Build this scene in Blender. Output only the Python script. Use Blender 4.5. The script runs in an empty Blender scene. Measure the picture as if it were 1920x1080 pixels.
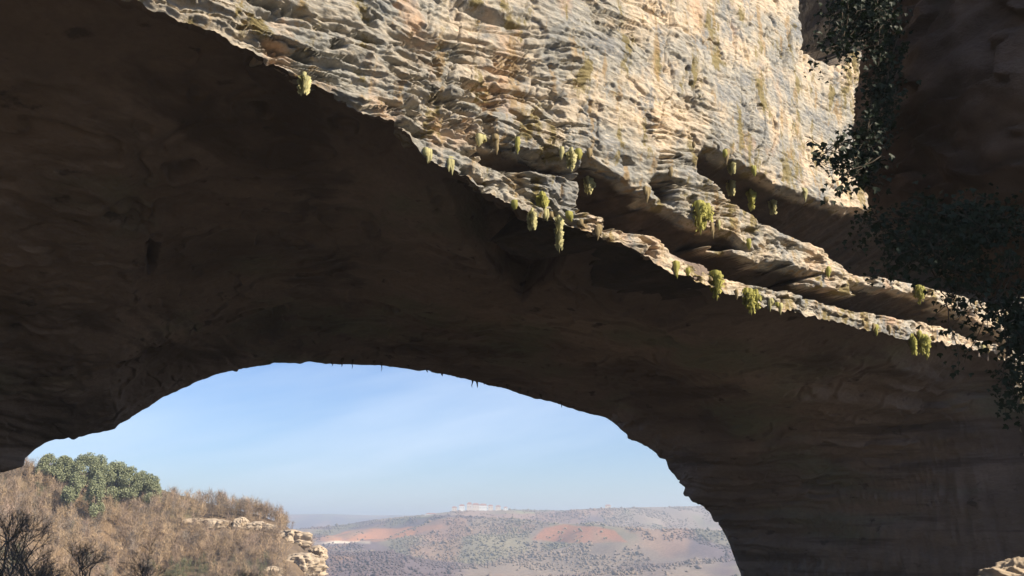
import bpy, math, random
import numpy as np
random.seed(7); rng = np.random.default_rng(7)
sc = bpy.context.scene
COL = sc.collection
R = math.radians

# ------------------------------------------------------------------ camera frame
PITCH = R(15.1); FPX = 1663.0; EYE = 1.6
CP, SP = math.cos(PITCH), math.sin(PITCH)
def ray(px, py):
    X = (np.asarray(px, float)-960)/FPX; U = (540-np.asarray(py, float))/FPX
    return X, CP-U*SP, SP+U*CP
def at(px, py, y):
    X, Y, Z = ray(px, py); k = y/Y
    return np.stack([X*k, Y*k, EYE+Z*k], -1)
def project(p):
    x, y, z = p[..., 0], p[..., 1], p[..., 2]-EYE
    f = y*CP+z*SP; u = z*CP-y*SP; f = np.maximum(f, .01)
    return 960+FPX*x/f, 540-FPX*u/f

# ------------------------------------------------------------------ noise
def _h(ix, iy, iz, s):
    h = (ix.astype(np.int64)*374761393 + iy.astype(np.int64)*668265263 + iz.astype(np.int64)*2147483647 + s*974634777) & 0xffffffff
    h = ((h ^ (h >> 13))*1274126177) & 0xffffffff
    h = ((h ^ (h >> 16))*2246822519) & 0xffffffff
    return ((h ^ (h >> 15)) & 0xffffff)/float(0xffffff)*2-1
def noise(x, y, z, s=0):
    x, y, z = np.broadcast_arrays(x, y, z)
    ix, iy, iz = np.floor(x), np.floor(y), np.floor(z)
    fx, fy, fz = x-ix, y-iy, z-iz
    fx = fx*fx*(3-2*fx); fy = fy*fy*(3-2*fy); fz = fz*fz*(3-2*fz)
    o = 0
    for dx in (0, 1):
        for dy in (0, 1):
            for dz in (0, 1):
                w = (fx if dx else 1-fx)*(fy if dy else 1-fy)*(fz if dz else 1-fz)
                o = o + w*_h(ix+dx, iy+dy, iz+dz, s)
    return o
def fbm(x, y, z, n=4, s=0, g=.5):
    a, o, t = 1., 0, 0
    for i in range(n):
        o = o+a*noise(x, y, z, s+i*17); t += a; a *= g; x, y, z = x*2.03, y*2.03, z*2.03
    return o/t
def smooth(t): t = np.clip(t, 0, 1); return t*t*(3-2*t)
def fold(f, w):                                    # ledge profile 0..1: slow run then quick step back
    t = f-np.floor(f); return np.where(t < 1-w, t/(1-w), (1-t)/w)

# ------------------------------------------------------------------ mesh helpers
def mesh_from(name, co, faces, mat=None, parent=None, smooth_=True, attrs=None):
    """co (n,3); faces (m,3) or (m,4) int array"""
    faces = np.asarray(faces, np.int32); m, k = faces.shape
    me = bpy.data.meshes.new(name)
    me.vertices.add(len(co)); me.vertices.foreach_set('co', np.asarray(co, np.float32).ravel())
    me.loops.add(m*k); me.loops.foreach_set('vertex_index', faces.ravel())
    me.polygons.add(m); me.polygons.foreach_set('loop_start', np.arange(0, m*k, k, dtype=np.int32))
    me.update(calc_edges=True)
    me.polygons.foreach_set('use_smooth', np.full(m, smooth_))
    for an, av in (attrs or {}).items():
        a = me.color_attributes.new(an, 'FLOAT_COLOR', 'POINT')
        c = np.ones((len(co), 4), np.float32); av = np.asarray(av)
        if av.ndim == 1: c[:, :3] = av[:, None]
        else: c[:, :3] = av
        a.data.foreach_set('color', c.ravel())
    if mat: me.materials.append(mat)
    o = bpy.data.objects.new(name, me); COL.objects.link(o)
    if parent: o.parent = parent; o.matrix_parent_inverse = parent.matrix_world.inverted()
    return o
def grid_faces(nu, nv, flip=False):
    i, j = np.meshgrid(np.arange(nu-1), np.arange(nv-1), indexing='ij')
    a = i*nv+j; f = np.stack([a, a+nv, a+nv+1, a+1], -1).reshape(-1, 4)
    return f[:, ::-1] if flip else f
def tag(o, label=None, cat=None, group=None, kind=None):
    for k, v in (('label', label), ('category', cat), ('group', group), ('kind', kind)):
        if v: o[k] = v
    return o
def empty(name, loc):
    o = bpy.data.objects.new(name, None); COL.objects.link(o); o.location = loc
    bpy.context.view_layer.update(); return o
def tube(pts, rad, n=6):
    pts = np.asarray(pts, float); rad = np.broadcast_to(rad, len(pts)); V = []
    for i, p in enumerate(pts):
        t = pts[min(i+1, len(pts)-1)]-pts[max(i-1, 0)]; t = t/(np.linalg.norm(t)+1e-9)
        r = np.array([0, 0, 1.]) if abs(t[2]) < .9 else np.array([1., 0, 0])
        a = np.cross(t, r); a /= np.linalg.norm(a); b = np.cross(t, a)
        for k in range(n):
            q = 2*math.pi*k/n; V.append(p+rad[i]*(math.cos(q)*a+math.sin(q)*b))
    F = [[i*n+k, i*n+(k+1) % n, (i+1)*n+(k+1) % n, (i+1)*n+k] for i in range(len(pts)-1) for k in range(n)]
    return np.array(V), np.array(F)
def merge(parts):
    V, F, o = [], [], 0
    for v, f in parts: V.append(v); F.append(np.asarray(f)+o); o += len(v)
    return np.concatenate(V), np.concatenate(F)

# ------------------------------------------------------------------ materials
class NT:
    def __init__(s, name):
        s.m = bpy.data.materials.new(name); s.m.use_nodes = True; s.t = s.m.node_tree
        s.b = s.t.nodes['Principled BSDF']; s.b.inputs['Roughness'].default_value = .9
        s.b.inputs['Specular IOR Level'].default_value = .25
        s.geo = s.n('ShaderNodeNewGeometry')
    def n(s, t, **k):
        q = s.t.nodes.new(t)
        for a, v in k.items(): setattr(q, a, v)
        return q
    def l(s, a, b): s.t.links.new(a, b)
    def noise(s, scale, stretch=(1, 1, 1), detail=6, rough=.6, loc=(0, 0, 0), rot=(0, 0, 0)):
        mp = s.n('ShaderNodeMapping'); mp.inputs['Scale'].default_value = stretch; mp.inputs['Location'].default_value = loc
        mp.inputs['Rotation'].default_value = rot
        s.l(s.geo.outputs['Position'], mp.inputs[0])
        q = s.n('ShaderNodeTexNoise'); q.inputs['Scale'].default_value = scale; q.inputs['Detail'].default_value = detail; q.inputs['Roughness'].default_value = rough
        s.l(mp.outputs[0], q.inputs['Vector']); return q.outputs['Fac']
    def ramp(s, f, stops):
        q = s.n('ShaderNodeValToRGB'); e = q.color_ramp.elements
        while len(e) < len(stops): e.new(.5)
        for el, (p, c) in zip(e, stops):
            el.position = p; el.color = (c, c, c, 1) if np.isscalar(c) else (*c, 1)
        s.l(f, q.inputs[0]); return q.outputs[0]
    def mix(s, f, a, b, mode='MIX'):
        q = s.n('ShaderNodeMix', data_type='RGBA', blend_type=mode)
        for v, i in ((f, 0), (a, 6), (b, 7)):
            if hasattr(v, 'links') or hasattr(v, 'is_linked'): s.l(v, q.inputs[i])
            else: q.inputs[i].default_value = v if np.isscalar(v) else (*v, 1)
        return q.outputs[2]
    def attr(s, name):
        q = s.n('ShaderNodeAttribute'); q.attribute_name = name; return q.outputs['Color']
    def col(s, c): s.l(c, s.b.inputs['Base Color']) if hasattr(c, 'is_linked') else setattr(s.b.inputs['Base Color'], 'default_value', (*c, 1))
    def bump(s, f, dist, strength=1., prev=None):
        q = s.n('ShaderNodeBump'); q.inputs['Distance'].default_value = dist; q.inputs['Strength'].default_value = strength
        s.l(f, q.inputs['Height'])
        if prev: s.l(prev, q.inputs['Normal'])
        s.l(q.outputs[0], s.b.inputs['Normal']); return q.outputs[0]

FA = math.atan2(.658, .753)                        # heading of the near face in plan
def rock_face_mat():
    m = NT('weathered_limestone')
    rz = (0, 0, -FA)
    big = m.noise(.28, (1, 1, 1.3), 6, .68, rot=rz)
    c = m.ramp(big, [(.34, (.235, .235, .23)), (.44, (.34, .32, .275)), (.51, (.49, .41, .31)), (.62, (.63, .49, .34))])
    g2 = m.noise(.9, (1, 1, .55), 7, .7, loc=(4, 2, 8), rot=rz)
    c = m.mix(m.ramp(g2, [(.40, .9), (.47, 0), (1, 0)]), c, (.22, .225, .225))
    st = m.noise(.8, (.45, .45, 6), 8, .72, rot=rz)
    c = m.mix(m.ramp(st, [(.37, .9), (.425, 0), (1, 0)]), c, (.11, .09, .07))
    fine = m.noise(3.5, (.8, .8, 2.6), 8, .78, rot=rz)
    c = m.mix(m.ramp(fine, [(.37, .85), (.43, 0), (1, 0)]), c, (.12, .09, .065))
    c = m.mix(m.ramp(fine, [(0, 0), (.53, 0), (.66, .75)]), c, (.68, .58, .43))
    lm = m.n('ShaderNodeMath', operation='MULTIPLY'); m.l(m.attr('lichen'), lm.inputs[0]); m.l(m.ramp(fine, [(.40, 1), (.62, .35)]), lm.inputs[1])
    c = m.mix(lm.outputs[0], c, (.29, .285, .26))
    streak = m.noise(1.3, (1, 1, .13), 5, .6, loc=(3, 1, 0), rot=rz)
    c = m.mix(m.ramp(streak, [(0, 0), (.55, 0), (.66, .45)]), c, (.20, .20, .19))
    pk = m.noise(.5, (1, 1, .6), 5, .65, loc=(9, 4, 2))
    c = m.mix(m.ramp(pk, [(0, 0), (.56, 0), (.70, .6)]), c, (.62, .39, .23))
    moss = m.noise(.9, (1, 1, .4), 7, .7, loc=(1, 7, 5))
    c = m.mix(m.ramp(moss, [(0, 0), (.545, 0), (.60, .85)]), c, (.20, .155, .05))
    och = m.noise(1.7, (1, 1, .28), 5, .6, loc=(11, 2, 5), rot=rz)
    c = m.mix(m.ramp(och, [(0, 0), (.58, 0), (.65, .7)]), c, (.33, .22, .10))
    rec_shade = m.ramp(m.noise(.9, (1, 1, 2.5), 6, .7), [(.3, (.026, .018, .014)), (.55, (.052, .037, .028)), (.75, (.10, .075, .057))])
    c = m.mix(m.attr('recess_shade'), c, rec_shade)  # brown rock in the recesses, darkened to put their shade into the colour
    m.col(c)
    a = m.bump(m.noise(2.2, (1, 1, 3.5), 10, .72), .13, .9)
    m.bump(fine, .08, .8, a)
    return m.m
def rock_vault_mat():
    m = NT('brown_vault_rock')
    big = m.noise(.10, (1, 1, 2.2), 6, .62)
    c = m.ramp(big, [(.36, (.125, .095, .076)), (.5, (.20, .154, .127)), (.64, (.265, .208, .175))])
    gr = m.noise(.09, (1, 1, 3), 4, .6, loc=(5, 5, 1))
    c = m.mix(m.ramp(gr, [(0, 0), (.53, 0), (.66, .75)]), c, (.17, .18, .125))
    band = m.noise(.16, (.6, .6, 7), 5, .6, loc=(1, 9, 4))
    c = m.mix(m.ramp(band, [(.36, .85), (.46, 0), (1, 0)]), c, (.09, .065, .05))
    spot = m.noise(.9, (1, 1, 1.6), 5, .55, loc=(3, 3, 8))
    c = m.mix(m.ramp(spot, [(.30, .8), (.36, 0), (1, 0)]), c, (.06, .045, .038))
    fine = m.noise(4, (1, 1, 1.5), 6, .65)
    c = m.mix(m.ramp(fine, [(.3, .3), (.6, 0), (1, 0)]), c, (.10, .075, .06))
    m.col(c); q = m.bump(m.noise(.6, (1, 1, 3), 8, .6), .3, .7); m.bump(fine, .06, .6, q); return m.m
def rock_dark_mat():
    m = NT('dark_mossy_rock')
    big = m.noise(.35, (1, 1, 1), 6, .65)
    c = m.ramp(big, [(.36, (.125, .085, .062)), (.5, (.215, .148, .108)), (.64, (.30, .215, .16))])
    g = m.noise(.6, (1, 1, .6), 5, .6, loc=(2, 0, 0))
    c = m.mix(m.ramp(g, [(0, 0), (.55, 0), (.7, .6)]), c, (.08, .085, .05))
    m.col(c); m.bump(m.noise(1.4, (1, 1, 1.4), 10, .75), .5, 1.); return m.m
def plain(name, c, rough=.9, var=.35, scale=3.):
    m = NT(name); f = m.noise(scale, (1, 1, 1), 4, .6)
    m.col(m.mix(f, tuple(v*(1-var) for v in c), tuple(v*(1+var) for v in c)))
    m.b.inputs['Roughness'].default_value = rough; return m.m
def attr_mat(name, rough=.95, bump=None):
    m = NT(name); f = m.noise(*(bump or (2., (1, 1, 1), 4, .6)))
    c = m.mix(.5, m.attr('col'), m.mix(1, m.attr('col'), m.ramp(f, [(.3, .35), (.7, 1.0)]), 'MULTIPLY'))
    m.col(c); m.b.inputs['Roughness'].default_value = rough; return m.m
def leaf_mat(name, c, trans=.25, rough=.45):
    m = NT(name); f = m.noise(9., (1, 1, 1), 2, .5)
    m.col(m.mix(f, tuple(v*.6 for v in c), tuple(v*1.5 for v in c)))
    m.b.inputs['Roughness'].default_value = rough; m.b.inputs['Specular IOR Level'].default_value = .2
    tr = m.n('ShaderNodeBsdfTranslucent'); tr.inputs[0].default_value = (c[0]*1.3, c[1]*1.5, c[2], 1)
    mx = m.n('ShaderNodeMixShader'); mx.inputs[0].default_value = trans
    out = m.t.nodes['Material Output']; m.l(m.b.outputs[0], mx.inputs[1]); m.l(tr.outputs[0], mx.inputs[2]); m.l(mx.outputs[0], out.inputs[0])
    return m.m
M_FACE, M_VAULT, M_DARK = rock_face_mat(), rock_vault_mat(), rock_dark_mat()
M_TUFA = plain('pale_tufa', (.42, .38, .29), .9, .4, 8)
M_DRIP = plain('dark_dripstone', (.10, .085, .06), .9, .4, 8)
M_MOSS = leaf_mat('hanging_moss', (.31, .29, .085), .2, .9)
M_MOSSP = leaf_mat('dry_moss', (.36, .33, .165), .1, .9)
M_IVY = leaf_mat('ivy_leaf', (.012, .020, .008), .08, .6)
M_STEM = plain('ivy_stem', (.06, .045, .03))
M_BARK = plain('grey_bark', (.12, .10, .085))
M_TWIG = plain('grey_twig', (.16, .135, .11))
M_PINE = leaf_mat('pine_needles', (.20, .215, .125), .1, .7)

# ------------------------------------------------------------------ the arch
A0 = np.array([-8.86, 18.0]); AD = np.array([1.146, 1.0]); AL = np.linalg.norm(AD); AD = AD/AL   # near face line
AN = np.array([AD[1], -AD[0]])                                                              # out of the face
def near_pt(px, py):
    X, Y, Z = ray(px, py); g = X/Y
    y = (A0[0]-18*1.146)/(g-1.146)
    return np.array([g*y, y, EYE+y*Z/Y])
B0 = np.array([-27., 48.]); BK = 43/18.
def far_pt(px, py):
    X, Y, Z = ray(px, py); g = X/Y
    y = (B0[0]-48*BK)/(g-BK)
    return np.array([g*y, y, EYE+y*Z/Y])
def lx(y): return A0[0]+(y-18)*1.146
nk = [(0, (lx(1), 1, -8)), (.05, (lx(1.2), 1.2, -1)), (.11, (lx(3), 3, 7)), (.17, (lx(6.5), 6.5, 11.3)), (.23, (lx(12), 12, 13.0))]
nk2 = [(240, 0), (330, 32), (400, 62), (470, 100), (560, 150), (620, 178), (680, 202), (740, 228), (790, 285), (860, 320), (930, 375), (1000, 410), (1060, 410), (1100, 432), (1180, 465), (1250, 498),
       (1330, 530), (1400, 562), (1480, 580), (1560, 600), (1640, 622), (1740, 635), (1800, 646), (1870, 662)]
npx0, npx1 = 240, 1870
for px, py in nk2: nk.append((.28+.62*(px-npx0)/(npx1-npx0), tuple(near_pt(px, py))))
c = near_pt(1870, 662)
nk += [(.925, (c[0]+1.2, c[1]+1.05, c[2]-1.2)), (.95, (c[0]+2.2, c[1]+1.95, c[2]-3.6)), (1, (c[0]+3.3, c[1]+2.9, -8))]
fk = [(0, (-37, 43.8, -8)), (.05, (-36, 44.2, -3)), (.09, (-33, 45.5, 1.5)), (.12, tuple(far_pt(-60, 920)))]
fk2 = [(.15, 0, 882), (.17, 30, 872), (.19, 55, 852), (.21, 90, 828), (.24, 150, 818), (.27, 215, 806), (.285, 240, 785), (.31, 285, 758), (.34, 340, 730), (.37, 400, 705), (.40, 460, 688), (.43, 520, 682), (.46, 580, 680),
       (.50, 680, 684), (.54, 780, 692), (.58, 860, 707), (.62, 950, 730), (.66, 1040, 757), (.70, 1140, 784), (.72, 1175, 815), (.76, 1245, 857), (.79, 1280, 895), (.82, 1300, 930), (.86, 1345, 975), (.90, 1370, 1025), (.93, 1392, 1085), (.96, 1402, 1150)]
for u, px, py in fk2: fk.append((u, tuple(far_pt(px, py))))
b = far_pt(1402, 1150); fk.append((1, (b[0]+.3, b[1]+.1, -8)))
def curve(k, u):
    kk = np.array([a for a, _ in k]); P = np.array([q for _, q in k])
    out = np.stack([np.interp(u, kk, P[:, i]) for i in range(3)], -1)
    return out
def fn(u): return sum(curve(nk, np.clip(u+d, 0, 1)) for d in (-.003, 0, .003))/3
def ff(u): return sum(curve(fk, np.clip(u+d, 0, 1)) for d in (-.002, 0, .002))/3

def poly_sd(px, py, poly):
    """signed distance (positive inside) to polygon"""
    poly = np.array(poly, float); d = np.full(px.shape, 1e9); ins = np.zeros(px.shape, bool)
    for i in range(len(poly)):
        a, b = poly[i], poly[(i+1) % len(poly)]
        e = b-a; t = np.clip(((px-a[0])*e[0]+(py-a[1])*e[1])/(e@e+1e-9), 0, 1)
        d = np.minimum(d, np.hypot(px-a[0]-t*e[0], py-a[1]-t*e[1]))
        if a[1] != b[1]:
            c = ((a[1] > py) != (b[1] > py)) & (px < (b[0]-a[0])*(py-a[1])/(b[1]-a[1])+a[0]); ins ^= c
    return np.where(ins, d, -d)

# recesses of the near face: (upper edge, lower edge, metres deep per metre of height)
REC = [
 ([(1078, 282), (1120, 306), (1160, 332), (1200, 358), (1235, 383), (1265, 392), (1295, 403), (1330, 425), (1380, 432), (1400, 455), (1440, 488), (1500, 497), (1545, 508), (1575, 520), (1600, 532), (1650, 538), (1720, 548), (1780, 575), (1850, 610), (1900, 640)],
  [(1078, 392), (1105, 398), (1150, 426), (1180, 438), (1225, 442), (1258, 462), (1290, 492), (1350, 512), (1400, 534), (1460, 540), (1530, 565), (1600, 584), (1650, 592), (1740, 606), (1800, 622), (1850, 642), (1900, 660)], 2.3),
 ([(1300, 278), (1340, 284), (1380, 302), (1420, 328), (1470, 347), (1500, 362), (1530, 376), (1570, 384), (1700, 400), (1800, 420), (1900, 440)],
  [(1300, 322), (1340, 345), (1370, 378), (1410, 402), (1440, 422), (1470, 440), (1540, 464), (1560, 484), (1600, 518), (1700, 530), (1740, 542), (1800, 556), (1900, 590)], 2.0),
 ([(865, 243), (900, 262), (950, 270), (1000, 275), (1050, 292), (1078, 300)],
  [(865, 252), (900, 292), (930, 316), (960, 322), (1030, 330), (1078, 345)], 1.9),
 ([(1215, 325), (1240, 322), (1270, 330)], [(1215, 345), (1240, 375), (1270, 388)], 1.5),
 ([(760, 192), (785, 190), (810, 205)], [(760, 200), (790, 212), (810, 218)], 1.5),
 ([(815, 232), (850, 240), (880, 255)], [(815, 240), (850, 258), (880, 262)], 1.5),
 ([(1395, 470), (1430, 486), (1470, 494)], [(1395, 474), (1430, 493), (1470, 497)], 1.0),
 ([(1430, 425), (1470, 448), (1540, 475)], [(1430, 432), (1470, 457), (1540, 483)], 1.6),
 ([(840, -5), (900, 10), (960, 40), (1000, 58), (1050, 68)], [(840, 12), (900, 45), (960, 52), (1000, 66), (1050, 72)], 1.2),
]
LEDGE = [  # small proud lips inside the lower recess
 [(1338, 455), (1400, 464), (1440, 482), (1432, 498), (1424, 500), (1420, 488), (1390, 472), (1338, 460)],
 [(1440, 480), (1475, 490), (1470, 497), (1440, 492)],
 [(1510, 525), (1560, 510), (1590, 528), (1600, 545), (1610, 556), (1590, 552), (1570, 543), (1520, 535)],
 [(1600, 520), (1670, 518), (1735, 535), (1800, 545), (1890, 570), (1900, 592), (1800, 566), (1738, 557), (1700, 545), (1600, 534)],
]

def build_arch():
    root = empty('rock_arch', (8, 36, -8)); tag(root, 'huge natural stone arch with sunlit pale cliff face over a dark vault', 'rock arch')
    # ---- columns, dense in view
    ud = np.linspace(.27, .925, 1000)
    u = np.concatenate([np.linspace(0, .265, 40), ud, np.linspace(.93, 1, 30)])
    N, F = fn(u), ff(u)
    # outer edge of the face
    ko = [(0, (-30, -8)), (.05, (-30, 4)), (.11, (-26, 20)), (.17, (-18, 36))]
    an = (N[:, :2]-A0)@AD
    ia = lambda uu: float(np.interp(uu, u, an))
    ko += [(.23, (ia(.23), 36)), (.28, (ia(.28), 36)), (.90, (ia(.90), 36)), (.925, (ia(.90)+14, 30)), (.95, (ia(.90)+20, 14)), (1, (ia(.90)+22, -8))]
    kk = [k for k, _ in ko]
    Ta = np.interp(u, kk, [q[0] for _, q in ko]); Tz = np.interp(u, kk, [q[1] for _, q in ko])
    inside = (u >= .23) & (u <= .90); Ta = np.where(inside, an, Ta)
    s = np.concatenate([[0], np.cumsum(np.linspace(.6, 1.6, 560))]); s = s/s[-1]
    a = an[:, None]+(Ta-an)[:, None]*s; z = N[:, 2][:, None]+(Tz-N[:, 2])[:, None]*s
    base = np.stack([A0[0]+AD[0]*a, A0[1]+AD[1]*a, z], -1)
    px, py = project(base)
    # warped bedding coordinate
    w = fbm(a*.12, z*.25, 0*a, 4, 3)*1.1
    zz = z+w-.035*a
    edge = smooth(s/.02)[None, :]*np.ones_like(z)
    d = .45*fbm(a*.13, z*.16, 0*a+4, 3, 9)                                           # broad swell
    amp = .22+1.1*smooth(fbm(a*.12, z*.16, 0*a, 3, 21)*2.6+.3)
    amp = amp*(.42+.58*smooth(1-(z-N[:, 2][:, None]-1.5)/5.5))
    d = d+amp*(.11*fold(zz*.62+.25*noise(a*.25, z*.3, 0*a, 5), .12)+.06*fold(zz*1.7+.5*noise(a*.5, z*.6, 0*a, 6), .14)+.035*fold(zz*4.3+.8*noise(a*.9, z*1.2, 0*a, 7), .2))
    cr = 1-np.abs(fbm(a*.35+w, zz*2.6, 0*a+9, 4, 33, .55))*2.6
    d = d-.34*amp*smooth((cr-.72)*5)*smooth(fbm(a*.3, z*.4, 0*a, 3, 34)*3+.7)
    cv = 1-np.abs(fbm(a*1.6-.3*zz, z*.5, 0*a+3, 3, 35))*3
    d = d-.22*smooth((cv-.8)*6)*smooth(fbm(a*.35, z*.4, 0*a, 3, 36)*3)
    blk = fbm(a*.9+w, zz*1.9, 0*a+2, 4, 31)
    d = d+amp*.09*blk
    rough = smooth(1-np.abs(z-np.interp(u, u, N[:, 2])[:, None]-1.2)/3.2)            # broken band near the rim
    d = d+rough*(.38*fbm(a*.55, zz*2.2, 0*a, 5, 41, .6))
    pits = fbm(a*1.1, zz*3.2, 0*a, 4, 55)
    d = d-.5*smooth((pits-.24)*5)*(.12+.3*amp*.5+rough)
    d = d+.05*fbm(a*5, z*8, 0*a, 3, 61)
    # carved recesses
    jx = 9*fbm(a*.9, z*.9, 0*a+1, 4, 71); jy = 9*fbm(a*.9, z*1.2, 0*a+7, 4, 81)
    mpp = np.hypot(base[..., 0], base[..., 1])/FPX
    dep = np.zeros_like(z)
    for up, lo, k in REC:
        ux, uy = zip(*up); lx_, ly = zip(*lo)
        x = px; tu = np.interp(x, ux, uy)+jy; tl = np.interp(x, lx_, ly)+.4*jy
        H = np.maximum(tl-tu, .1); t = (tl-py)/H                                       # 0 bottom .. 1 top
        x0, x1 = max(ux[0], lx_[0]), min(ux[-1], lx_[-1])
        side = smooth((x-x0+jx)/22+.1)*smooth((x1-x)/25+.3)
        prof = smooth(t/.10)*np.clip(1-t, 0, 1)*1.12
        dep = np.maximum(dep, side*np.where((t > 0) & (t < 1), prof*H*mpp*k*1.25, 0))
    hol = poly_sd(px+jx*1.3, py+jy, [(1490, -60), (1496, 70), (1515, 105), (1560, 122), (1590, 122), (1602, 96), (1645, 92), (1720, -60)])
    dep = np.maximum(dep, 8.5*smooth(hol/12)*np.clip(.05+(py+60)/185, .05, 1))
    for L in LEDGE:
        sd = poly_sd(px+.3*jx, py+.3*jy, L); dep = dep*(1-.93*smooth((sd+3)/5))
    # spurs left & down
    d = d*(1-.6*smooth(dep/1.0))
    damp = smooth(s/.012)[None, :]; top = 1-smooth((s-.93)/.07)[None, :]
    off = (d*(.35+.65*damp)-dep)*top
    rimj = fbm(a*.8, z*0, 0*a, 4, 91)*.25+fbm(a*3.5, z*0, 0*a, 3, 93)*.10                # ragged lower edge
    base[..., 2] += rimj*(1-smooth(s/.05))[None, :]
    P = base.copy(); P[..., 0] += AN[0]*off; P[..., 1] += AN[1]*off
    lic = smooth(.5+(float(np.interp(1020, px[:, 0], a[:, 0]))-a)/16+1.1*fbm(a*.22, z*.3, 0*a, 5, 97, .6))*.8
    nu, ns = a.shape; rec_shade = np.clip(smooth((dep-.30+.25*fbm(a*1.2, z*1.2, 0*a, 4, 95))/.35), 0, 1)*(.92+.08*fbm(a, z, 0*a, 2, 96))  # mask for the painted recess shade, follows carved depth with a noisy border
    mesh_from('cliff_face', P.reshape(-1, 3), grid_faces(nu, ns, True), M_FACE, root, attrs={'recess_shade': rec_shade.ravel(), 'lichen': lic.ravel()})['label'] = 'sunlit cream and grey limestone face'
    # ---- vault, sharing the rim of the face
    uv = np.concatenate([u[:40:2], u[40:-30:1], u[-30:]]); idx = np.concatenate([np.arange(0, 40, 2), np.arange(40, len(u)-30), np.arange(len(u)-30, len(u))])
    # extra columns on left are interpolated
    v = np.linspace(0, 1, 380)
    ul = np.linspace(0, .265, 260); rimL = np.stack([np.interp(ul, u, P[:, 0, i]) for i in range(3)], -1)
    U = np.concatenate([ul, u[40:]]); RIM = np.concatenate([rimL, P[40:, 0]]); FF = ff(U)
    NU = fn(U); V = NU[:, None, :]*(1-v[None, :, None])+FF[:, None, :]*v[None, :, None]
    V = V+(RIM-NU)[:, None, :]*(1-smooth(v/.035))[None, :, None]
    UU = U[:, None]*np.ones_like(v)[None]; VV = np.ones_like(U)[:, None]*v[None]
    bell = np.sin(np.pi*VV)
    crown = smooth((UU-.1)/.12)*smooth((.97-UU)/.12)
    V[..., 2] += bell*crown*1.1
    # surface normals (towards the opening)
    du = np.gradient(V, axis=0); dv = np.gradient(V, axis=1); n = np.cross(du, dv); n /= np.linalg.norm(n, axis=-1, keepdims=True)+1e-9
    cen = np.array([-4, 40, 2.]); sg = np.sign(((cen-V)*n).sum(-1, keepdims=True)); n = n*sg
    x, y, z = V[..., 0], V[..., 1], V[..., 2]
    w = fbm(x*.08, y*.08, z*.15, 4, 103)*1.6
    q = z+w+.06*x
    fade = smooth(VV/.03)*smooth((1-VV)/.02)
    wall = smooth((UU-.66)/.2)+smooth((.30-UU)/.16)
    wall = np.clip(wall, 0, 1)
    dd = .8*fbm(x*.13, y*.13, z*.2, 3, 111)+.20*fbm(x*.5, y*.5, z*.9, 4, 121)
    dd = dd+wall*(.45*fold(q*.55, .3)+.22*fold(q*1.5, .3))+.04*fbm(x*2.2, y*2.2, z*4, 4, 131)
    tt = fbm(x*.22, y*.22, z*.5, 4, 138)*5; dd = dd+.16*fold(tt*.8, .12); dd = dd-.35*smooth((fbm(x*.45, y*.45, z*1.3, 3, 141)-.34)*6)
    lw = smooth((.34-UU)/.12)*smooth((VV-.25)/.3)*(1-smooth((VV-.80)/.15)); q2 = z-.8*x+w; dd = dd+lw*(.30*fold(q2*.42, .25)+.14*fold(q2*1.1, .3))
    ppx, ppy = project(V)
    jj = 10*fbm(x*.4, y*.4, z*.4, 3, 151)
    st = poly_sd(ppx+jj, ppy, [(760, 240), (800, 320), (860, 430), (905, 485), (985, 560), (1060, 500), (1075, 420), (1000, 405), (860, 320)])
    dd = dd-1.3*smooth(st/12)*smooth((VV-.05)/.1)
    st = poly_sd(ppx+jj, ppy, [(-60, 700), (120, 680), (330, 640), (560, 560), (520, 650), (300, 735), (120, 815), (-60, 900)])
    dd = dd-.5*smooth(st/30)
    st = poly_sd(ppx+jj*.5, ppy+jj*.5, [(265, 430), (300, 445), (290, 500), (272, 520), (262, 490)])
    dd = dd-.5*smooth(st/16)
    dd = np.where(dd > 0, dd*smooth(VV/.22), dd)-.4*smooth(VV/.025)*(1-smooth((VV-.05)/.2))
    edgej = (.16*fbm(x*1.3, y*1.3, z*1.3, 4, 161)*smooth((VV-.93)/.07))
    V = V+n*(dd*fade+edgej)[..., None]
    V[:, 0] = RIM
    fa = grid_faces(len(U), len(v))
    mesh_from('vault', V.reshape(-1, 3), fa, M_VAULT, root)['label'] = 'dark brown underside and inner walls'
    # ---- back face, radiating out of the far rim; top deck
    rim = V[:, -1]; ub = np.linspace(0, len(U)-1, 300).astype(int); rim = rim[ub]; UB = U[ub]
    bd = np.array([BK, 1.])/math.hypot(BK, 1); ab = (rim[:, :2]-B0)@bd
    Ta = np.interp(UB, [0, .05, .11, .17, .9, .95, 1], [ab.min()-25, ab.min()-25, ab.min()-20, ab.min()-5, ab.max()+5, ab.max()+20, ab.max()+25])
    Tz = np.interp(UB, [0, .05, .11, .17, .9, .95, 1], [-8, 4, 24, 36, 36, 16, -8])
    sb = np.linspace(0, 1, 60)**1.5
    pa = ab[:, None]+(Ta-ab)[:, None]*sb; pz = rim[:, 2][:, None]+(Tz-rim[:, 2])[:, None]*sb
    Q = np.stack([B0[0]+bd[0]*pa, B0[1]+bd[1]*pa, pz], -1); nb = np.array([-bd[1], bd[0]])
    ob = (.8*fbm(pa*.3, pz*.5, 0*pa, 4, 171)+.6)*smooth(sb/.1)[None]; Q[..., 0] += nb[0]*ob; Q[..., 1] += nb[1]*ob
    Q[:, 0] = rim
    mesh_from('back_face', Q.reshape(-1, 3), grid_faces(len(ub), 60, False), M_FACE, root)
    # top deck between the two faces, closing the block
    k = np.interp(np.linspace(0, 1, 60), [0, 1], [0, 1]); iu = np.linspace(0, nu-1, 200).astype(int)
    Tn = P[iu, -1]; Ub = u[iu]; Tb = np.stack([np.interp(Ub, UB, Q[:, -1, i]) for i in range(3)], -1)
    D = Tn[:, None]*(1-k[None, :, None])+Tb[:, None]*k[None, :, None]
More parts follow.
